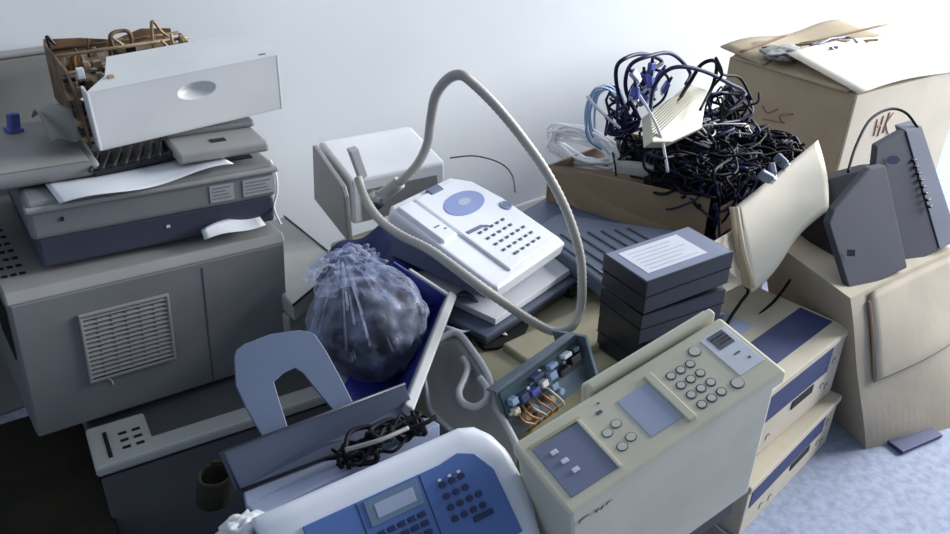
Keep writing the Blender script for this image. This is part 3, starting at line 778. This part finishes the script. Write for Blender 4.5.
# white lined flap on the right
fp_ = [at(735,207,z=.43), at(818,140,z=.485), at(824,168,z=.462), at(826,205,z=.425), at(806,232,z=.395), at(780,262,z=.36), at(758,291,z=.325), at(748,288,z=.325)]
def flapf(u, v):
    a = fp_[0].lerp(fp_[1], u); b = at(752,291,z=.325).lerp(at(827,207,z=.425), u)
    p = a.lerp(b, v); p += Vector((.1,-.15,0))*(.03*math.sin(math.pi*v)*(.3+u)) + Vector((0,-.006,0))*math.sin(u*7)*v
    return p
obj('white_flap', sheet(flapf, 16, 12, .005), 'cardin', t, smooth=True)
obj('torn_strip', prism([at(732,207,z=.432), at(741,207,z=.43), at(752,289,z=.325), at(742,284,z=.327), at(738,245,z=.38)], (-.004,.004,0)), 'cardg', t)
obj('torn_strip', prism([at(703,250,z=.40), at(733,232,z=.39), at(742,284,z=.33), at(724,293,z=.33), at(722,282,z=.335), at(712,288,z=.335)], (.006,.006,0)), 'cardl', t)
obj('torn_strip', tube([at(737,208,z=.433), at(744,250,z=.385), at(754,288,z=.33)], .004, sides=5), 'cardl', t)
t2 = tag(obj('carton', B((1.17,1.60,.87,1.24,0,.270), bevel=.004), 'card'), 'plain closed carton carrying the open box of cables', 'carton')

# cables
rnd = random.Random(5)
cen = Vector((1.375,1.0,.40))
tag(obj('cable_heap', lump((cen.x,cen.y+.01,.385), (.125,.15,.09), 14, .2, 4), 'blackcable', smooth=True), 'dense dark core of the cable heap inside the open cardboard box', 'cables')['kind'] = 'stuff'
for k in range(140):
    m_ = 'blackcable' if rnd.random() < .72 else 'navycable'
    u = rnd.random()
    if k < 40:  c = (cen.x+rnd.uniform(-.05,.05), cen.y+rnd.uniform(-.07,.05), .44+rnd.uniform(-.02,.02)); s = (.09,.10,.045)
    elif k < 54: c = (1.36+rnd.uniform(-.02,.02), .865+rnd.uniform(-.02,.01), .41); s = (.055,.03,.065)
    elif k < 80: c = (1.53+rnd.uniform(-.03,.03), .95+rnd.uniform(-.03,.03), .43+rnd.uniform(-.02,.02)); s = (.07,.07,.04)
    elif k < 104: c = (1.40+rnd.uniform(-.06,.06), .92+rnd.uniform(-.04,.06), .45); s = (.08,.06,.03)
    elif k < 118: c = (1.57+rnd.uniform(-.02,.02), .90+rnd.uniform(-.02,.03), .45); s = (.06,.05,.035)
    elif k < 126: c = (1.34+rnd.uniform(-.03,.03), .93+rnd.uniform(-.03,.03), .46); s = (.05,.05,.03)
    else: c = (1.46, 1.0, .47); s = (.09,.08,.05)
    o = obj('power_cable', squiggle(c, s, rnd.randint(12,22), rnd.uniform(.0018,.0036), rnd), m_)
    if m_ == 'blackcable': tag(o, 'black cable tangled in the heap inside the open cardboard box', 'cable', 'black cables in the cardboard box')
    else: tag(o, 'dark navy cable tangled in the heap inside the open cardboard box', 'cable', 'navy cables in the cardboard box')
for k in range(5):
    o = obj('thin_cable', squiggle((1.44,.985,.515), (.07,.06,.02), 10, .0018, rnd), 'whitecable')
    tag(o, 'thin pale wire lying on top of the dark cable heap', 'wire', 'pale wires on the dark cable heap')
pc = at(728,104,y=.99)
for k in range(12):
    o = obj('power_cable', squiggle((pc.x+rnd.uniform(-.03,.03), pc.y, pc.z-.01), (.055,.035,.040), rnd.randint(8,13), rnd.uniform(.0022,.0036), rnd), 'navycable' if k % 2 else 'blackcable')
    tag(o, 'dark cable standing loosely above the right half of the cable heap', 'cable', 'loose dark cables above the heap')
# dark loops standing up
loops = [
 [(636,128),(620,98),(616,70),(626,58),(645,54),(662,62),(648,72),(632,88),(628,110)],
 [(640,120),(626,90),(630,66),(650,56),(672,54),(690,72),(686,84)],
 [(672,110),(690,82),(702,64),(716,62),(714,82),(706,100)],
 [(650,112),(655,85),(672,68),(700,70),(730,84),(744,92),(752,112),(738,120)],
 [(700,110),(712,88),(722,74),(716,58),(722,74),(740,78),(752,100)],
 [(655,100),(640,80),(654,70),(668,78),(664,98),(650,110)]]
for i, lp in enumerate(loops):
    y0 = [1.07,1.05,1.0,.99,.96,1.06][i]
    pts = [at(x,y,y=y0+.02*math.sin(j*1.7)) for j,(x,y) in enumerate(lp)]
    o = obj('looped_cable', tube(pts, .0042 if i < 4 else .003, sides=7), 'navycable' if i in (0,1,3) else 'blackcable')
    tag(o, ['dark cable loop highest at the left above the cable heap','wide dark cable loop over the blue plugs','black cable loop right of the beige adapter','long dark cable arching right over the heap','black cable kinked above the right of the heap','small black loop among the blue plugs'][i], 'cable')
# blue-violet connector cluster
for k in range(13):
    x, y = 646+rnd.uniform(-16,22), 78+rnd.uniform(-12,24)
    t = thing('plug', 'blue or pale lilac plug at the top of the cable heap', 'plug', at(x,y,y=1.03+rnd.uniform(-.02,.02)), (rnd.uniform(-40,40),rnd.uniform(-40,40),rnd.uniform(0,180)), 'blue plugs on the cable heap')
    obj('shell', B((-.008,.008,-.005,.005,-.014,.010), bevel=.002), 'violet' if k % 3 else 'lilac', t)
    obj('strain_relief', cyl((0,0,.009), (0,0,1), .0038, .014, sides=8, r2=.003), 'navycable', t)
    obj('contact', B((-.006,.006,-.003,.003,-.019,-.014), bevel=.001), 'metal', t)
for (x,y) in ((772,170),(780,160),(765,176)):
    t = thing('plug', 'pale blue plug lying at the right of the dark cable heap', 'plug', at(x,y,z=.475), (rnd.uniform(-40,40),60,rnd.uniform(0,180)), 'pale blue plugs at the right of the heap')
    obj('shell', B((-.010,.010,-.006,.006,-.016,.012), bevel=.003), 'lilacdk', t)
    obj('contact', B((-.008,.008,-.004,.004,-.022,-.016), bevel=.001), 'metal', t)
# beige adapter
a_ = [at(650,112,y=1.0), at(692,84,y=1.0), at(708,90,y=1.01), at(702,128,y=.97), at(672,142,y=.95), at(652,142,y=.96)]
t = thing('power_adapter', 'ribbed beige plastic adapter on top of the cable heap', 'adapter', a_[0])
nrm = ((a_[4]-a_[0]).cross(a_[2]-a_[0])).normalized()
a_ = [EYE+(p-EYE)*((a_[0]-EYE).dot(nrm)/(p-EYE).dot(nrm)) for p in a_]
loc = [p-a_[0] for p in a_]
if nrm.dot(EYE-a_[0]) < 0: nrm = -nrm
obj('body', prism(loc, -nrm*.028, .003), 'cream', t)
bm = bmesh.new(); c0 = sum(loc, Vector())/6
for k in range(8):
    f_ = (k+1)/9
    p = loc[0].lerp(loc[5], f_*.95+.03)*.95+c0*.05; q_ = p+(loc[4]-loc[0]).lerp(loc[2]-loc[5], .5)*0 + (loc[2]-loc[5])*(.55+.22*f_)
    tube([p+nrm*.0005, q_+nrm*.0005], .0009, bm, 5, 1, raw=True)
obj('ribs', bm, 'creamy', t)
# white coil left
cw = at(582,149,z=.445)
bm = None
e1 = (at(616,160,z=.44)-at(558,143,z=.44))*.56; e2 = Vector((.012,.022,.012))
for k in range(10):
    rnd2 = random.Random(k)
    ox, oz = rnd2.uniform(-.010,.010), rnd2.uniform(-.016,.014)
    pts = []
    for q in range(14):
        a = 2*math.pi*q/14
        pts.append(cw + e1*(math.cos(a)*(1+.12*rnd2.uniform(-1,1))) + Vector((.006,.012,.034))*math.sin(a)*(.7+.35*rnd2.random()) + Vector((ox,ox,oz)))
    o = obj('white_cable', tube(pts, .0042, sides=7, n=5, closed=True), 'whitecable')
    tag(o, 'white cable turn in the coil at the left rim of the cable box', 'cable', 'white cable coils on the left rim')
tag(obj('white_cable', tube([at(602,160,z=.445), at(625,158,z=.445), at(645,152,z=.45), at(660,150,z=.45), at(664,165,z=.445), at(666,176,z=.44)], .0032, sides=7), 'whitecable'), 'white cable running right from the coil and hanging over the box rim', 'cable')
tag(obj('white_cable', tube([at(636,90,y=1.02), at(645,104,y=1.0), at(655,122,y=.97), at(662,140,y=.96), at(665,155,y=.95), at(668,172,y=.94)], .0030, sides=7), 'whitecable'), 'white cable curving down past the beige adapter', 'cable')
tag(obj('white_adapter', B((0,.085,0,.03,0,.028), bevel=.006), 'cream2'), 'pale flat adapter tied below the white cable coil', 'adapter')
o = bpy.data.objects['white_adapter']; o.location = at(612,176,z=.425); o.rotation_euler = (0,0,R(-50))
tag(obj('black_tie', tube([at(612,150,z=.462), at(615,165,z=.452), at(616,176,z=.436)], .0022, sides=6), 'blackcable'), 'black tie around the white cable bundle', 'tie')
for k in range(6):
    rnd2 = random.Random(40+k)
    pts = []
    for q in range(10):
        a = 2*math.pi*q/10
        pts.append(at(603+(18+2*rnd2.uniform(-1,1))*math.cos(a)+k*1.5, 118+(32+4*rnd2.uniform(-1,1))*math.sin(a), y=1.12+.01*k))
    o = obj('blue_cable', tube(pts, .0028, sides=6, n=5, closed=True), 'bluecable')
    tag(o, 'pale blue cable turn in the upright coil beside the white coil', 'cable', 'pale blue cable coils left of the heap')
tag(obj('pale_cable', tube([at(587,96,y=1.09), at(597,108,y=1.08), at(608,118,y=1.07), at(620,128,y=1.06)], .003, sides=7), 'whitecable'), 'short white cable crossing the pale blue coil', 'cable')
for k in range(7):
    o = obj('power_cable', squiggle((at(622,112,y=1.08).x, 1.08, at(622,112,y=1.08).z), (.04,.02,.045), 12, .003, rnd), 'navycable')
    tag(o, 'dark navy cable knotted between the pale blue coil and the adapter', 'cable', 'navy cables left of the adapter')

# ---------------------------------------------------------------- big box
t = thing('cardboard_box', 'large cardboard box with folded top flaps and red handwriting at upper right', 'box', (1.966,.942,0), (0,0,-4.7))
w, d, h = .52,.40,.50
obj('shell', B((0,w,0,d,0,h-.002), bevel=.006), 'cardg', t)
obj('front_panel', B((.001,w-.001,-.004,.002,.0,h-.004), bevel=.001), 'cardl', t)
obj('left_flap', sheet(lambda u, v: Vector((-.012+.20*u, .02+.36*v, h+.004+.030*math.sin(u*3.1)*(.3+.7*v))), 14, 10, .005), 'cardg', t, smooth=True)
obj('front_flap', sheet(lambda u, v: Vector((.0+w*1.02*u+.10*v*(1-u)*-1*0, -.008+.22*v, h+.006+.045*v+.008*math.sin(u*5))), 16, 8, .005), 'cardin', t, smooth=True)
obj('back_flap', sheet(lambda u, v: Vector((-.02+w*1.05*u, .27+.15*v, h+.010+.012*u+.015*v+.008*math.sin(u*9))), 16, 6, .005), 'cardg', t, smooth=True)
bm = bmesh.new()
for s in ([(.12,.315),(.123,.27)], [(.145,.32),(.142,.265)], [(.123,.292),(.143,.295)], [(.17,.325),(.163,.27)], [(.19,.32),(.165,.295),(.192,.262)]):
    tube([(x,-.005,z+.10) for x,z in s], .0022, bm, 5, 2)
obj('red_handwriting', bm, 'red', t)
bm = bmesh.new()
for s in ([(.16,.40),(.20,.385),(.19,.37)], [(.21,.40),(.24,.38),(.26,.395)], [(.18,.37),(.25,.36)]):
    tube([(-.0008,y,z) for y,z in s], .0022, bm, 5, 3)
obj('red_handwriting', bm, 'red', t)
rnd = random.Random(8)
for k, (x0,y0,x1,y1) in enumerate([(740,52,790,34),(762,48,850,40),(800,44,888,24),(850,42,878,40)]):
    o = obj('wooden_strip', tube([at(x0,y0,z=.535), at((x0+x1)/2,(y0+y1)/2,z=.548), at(x1,y1,z=.56)], .004, sides=5, n=3), 'card')
    tag(o, ['short brown strip at the left corner of the large box','long brown strip lying on the large box','thin strip sticking up over the large box','short dark strip at the back of the large box'][k], 'strip')
for k in range(4):
    c = at(838,44,z=.55)
    o = obj('cable', squiggle((c.x,c.y,c.z), (.10,.03,.012), 10, .004, rnd), 'steelblue2')
    tag(o, 'dark blue-grey cable lying on top of the large box', 'cable', 'cables on the large box')
tag(obj('crumpled_paper', lump(tuple(at(785,53,z=.535)), (.07,.05,.016), 4, .3, 4), 'brgrey', smooth=True), 'crumpled grey packing between the flaps of the large box', 'packing')

# ---------------------------------------------------------------- tall crushed box with speakers
t = thing('cardboard_box', 'tall worn cardboard box on the floor carrying the dark speakers', 'box')
FBL, FBR = at(866,449,z=0), at(952,428,z=0)
FTL, FTR = at(850,298,y=.545), at(953,250,y=.560)
dirn = (FBR-FBL).normalized(); back = Vector((-dirn.y*-1*-1, dirn.x, 0)); back = Vector((0,0,1)).cross(dirn)
TD = .27
def tallf(u, v):
    p = FBL.lerp(FBR, u).lerp(FTL.lerp(FTR, u), v)
    return p + back*(-.002*math.sin(v*9+u*4)-.006*math.sin(math.pi*v)*math.sin(math.pi*u))
tb = bmesh.new()
def tallface(f, nu, nv):
    g = [[tb.verts.new(f(i/nu, j/nv)) for j in range(nv+1)] for i in range(nu+1)]
    for i in range(nu):
        for j in range(nv):
            q = tb.faces.new((g[i][j], g[i+1][j], g[i+1][j+1], g[i][j+1])); q.smooth = False
tallface(tallf, 14, 18)
LB = back*TD
tallface(lambda u, v: tallf(0,v)+LB*u, 8, 18); tallface(lambda u, v: tallf(1,v)+LB*u, 8, 18); tallface(lambda u, v: tallf(u,v)+LB, 14, 18)
tallface(lambda u, v: tallf(u,1)+LB*v, 14, 8); tallface(lambda u, v: tallf(u,0)+LB*v, 14, 8)
bmesh.ops.remove_doubles(tb, verts=tb.verts, dist=.0008)
obj('shell', tb, 'cardw', t)
obj('folded_flap', sheet(lambda u, v: tallf(.14+.85*u, .99-.52*v+.04*u*v)-back*(.005+.006*v), 12, 10, .004), 'cardw', t, smooth=True)
obj('side_crease', tube([tallf(.13,.45+.05*k)-back*.006 for k in range(11)], .003, sides=5), 'card', t)
tag(obj('plastic_card', B((0,.12,-.02,.06,0,.008), bevel=.002), 'navy'), 'flat dark blue case lying on the floor at right', 'case')
o = bpy.data.objects['plastic_card']; o.location = at(893,449,z=0)+Vector((0,0,.001)); o.rotation_euler = (0,0,R(-12))

def quadbox(name, corners, depthv, mm, parent, bev=.006):
    return obj(name, prism(corners, depthv, bev, seg=3), mm, parent)
def deep(px, py, d):
    return EYE + (fw + rt2*((px-475)/F) - up2*((py-267)/F))*d
def planar(pts3, pix):
    a, b, c = [deep(*p) for p in pts3]; n = (b-a).cross(c-a).normalized(); out = []
    for px, py in pix:
        d = fw + rt2*((px-475)/F) - up2*((py-267)/F)
        out.append(EYE + d*((a-EYE).dot(n)/d.dot(n)))
    return out
t = thing('loudspeaker', 'dark grey loudspeaker tilted left on the tall cardboard box', 'speaker')
q = planar([(851,295,1.50),(829,224,1.50),(908,266,1.60)], [(851,295),(829,224),(834,210),(870,168),(886,165),(908,268)])
quadbox('front_baffle', q, (.004,.016,-.002), 'spk', t, .004)
q = planar([(851,293,1.56),(806,276,1.63),(872,168,1.70)], [(851,293),(806,277),(811,235),(826,180),(872,168),(888,167),(880,275)])
quadbox('cabinet', q, (.01,.03,-.004), 'black', t, .002)  # black speaker side, its black also paints the shadow under the white flap
b_ = obj('badge', B((-.007,.007,-.006,.006,-.001,.001), bevel=0), 'slate', t)
nn = (q[1]-q[0]).cross(q[4]-q[0])
b_.location = deep(851,253,1.505); b_.rotation_euler = (fw*-1).to_track_quat('Z','Y').to_euler()
t = thing('loudspeaker', 'tall black loudspeaker with ribbed pale side at the right edge', 'speaker')
q = planar([(862,290,1.60),(877,147,1.66),(939,250,1.72)], [(862,291),(877,147),(905,131),(939,250)])
quadbox('cabinet', q, (.02,.022,-.004), 'spk', t, .003)
q = planar([(939,251,1.715),(905,131,1.70),(958,240,1.76)], [(940,250),(906,131),(922,126),(959,240)])
quadbox('side_strip', q, (.03,.04,-.004), 'spkl', t, .003)
bm = bmesh.new()
for k in range(8):
    p = deep(914+2.3*k, 160+6.6*k, 1.705)
    B((p.x-.006,p.x+.006,p.y-.004,p.y+.004,p.z-.0025,p.z+.0025), bevel=.001, bm=bm)
obj('ribs', bm, 'black', t)
o = obj('lens', disc((0,0), .013,.009, 0,.002), 'steelblue', t)
o.location = deep(893,160,1.668); o.rotation_euler = (fw*-1).to_track_quat('Z','Y').to_euler()
tag(obj('speaker_wire', tube([deep(848,172,1.62), deep(856,146,1.66), deep(870,120,1.7), deep(890,109,1.73), deep(906,113,1.74), deep(918,128,1.73)], .0030, sides=7), 'blackcable'), 'black wire arching over the two dark loudspeakers', 'wire')

# ---------------------------------------------------------------- light
def area(name, loc, target, sx, sy, power, col):
    l = bpy.data.lights.new(name, 'AREA'); l.shape = 'RECTANGLE'; l.size = sx; l.size_y = sy; l.energy = power; l.color = col
    o = bpy.data.objects.new(name, l); C.objects.link(o); o.location = loc
    o.rotation_euler = (Vector(target)-Vector(loc)).to_track_quat('-Z', 'Y').to_euler()
    return o
area('window_daylight', (WX+.12,-.2,1.75), (0,.3,.9), 2.5, 1.95, 365, (.985,.985,1))
w = bpy.data.worlds.new('world'); sc.world = w; w.use_nodes = True
w.node_tree.nodes['Background'].inputs['Color'].default_value = (.66,.79,1,1)
w.node_tree.nodes['Background'].inputs['Strength'].default_value = .36
sc.view_settings.view_transform = 'Standard'; sc.view_settings.look = 'None'
sc.view_settings.gamma = 1; sc.view_settings.use_curve_mapping = False
sc.view_settings.exposure = 0
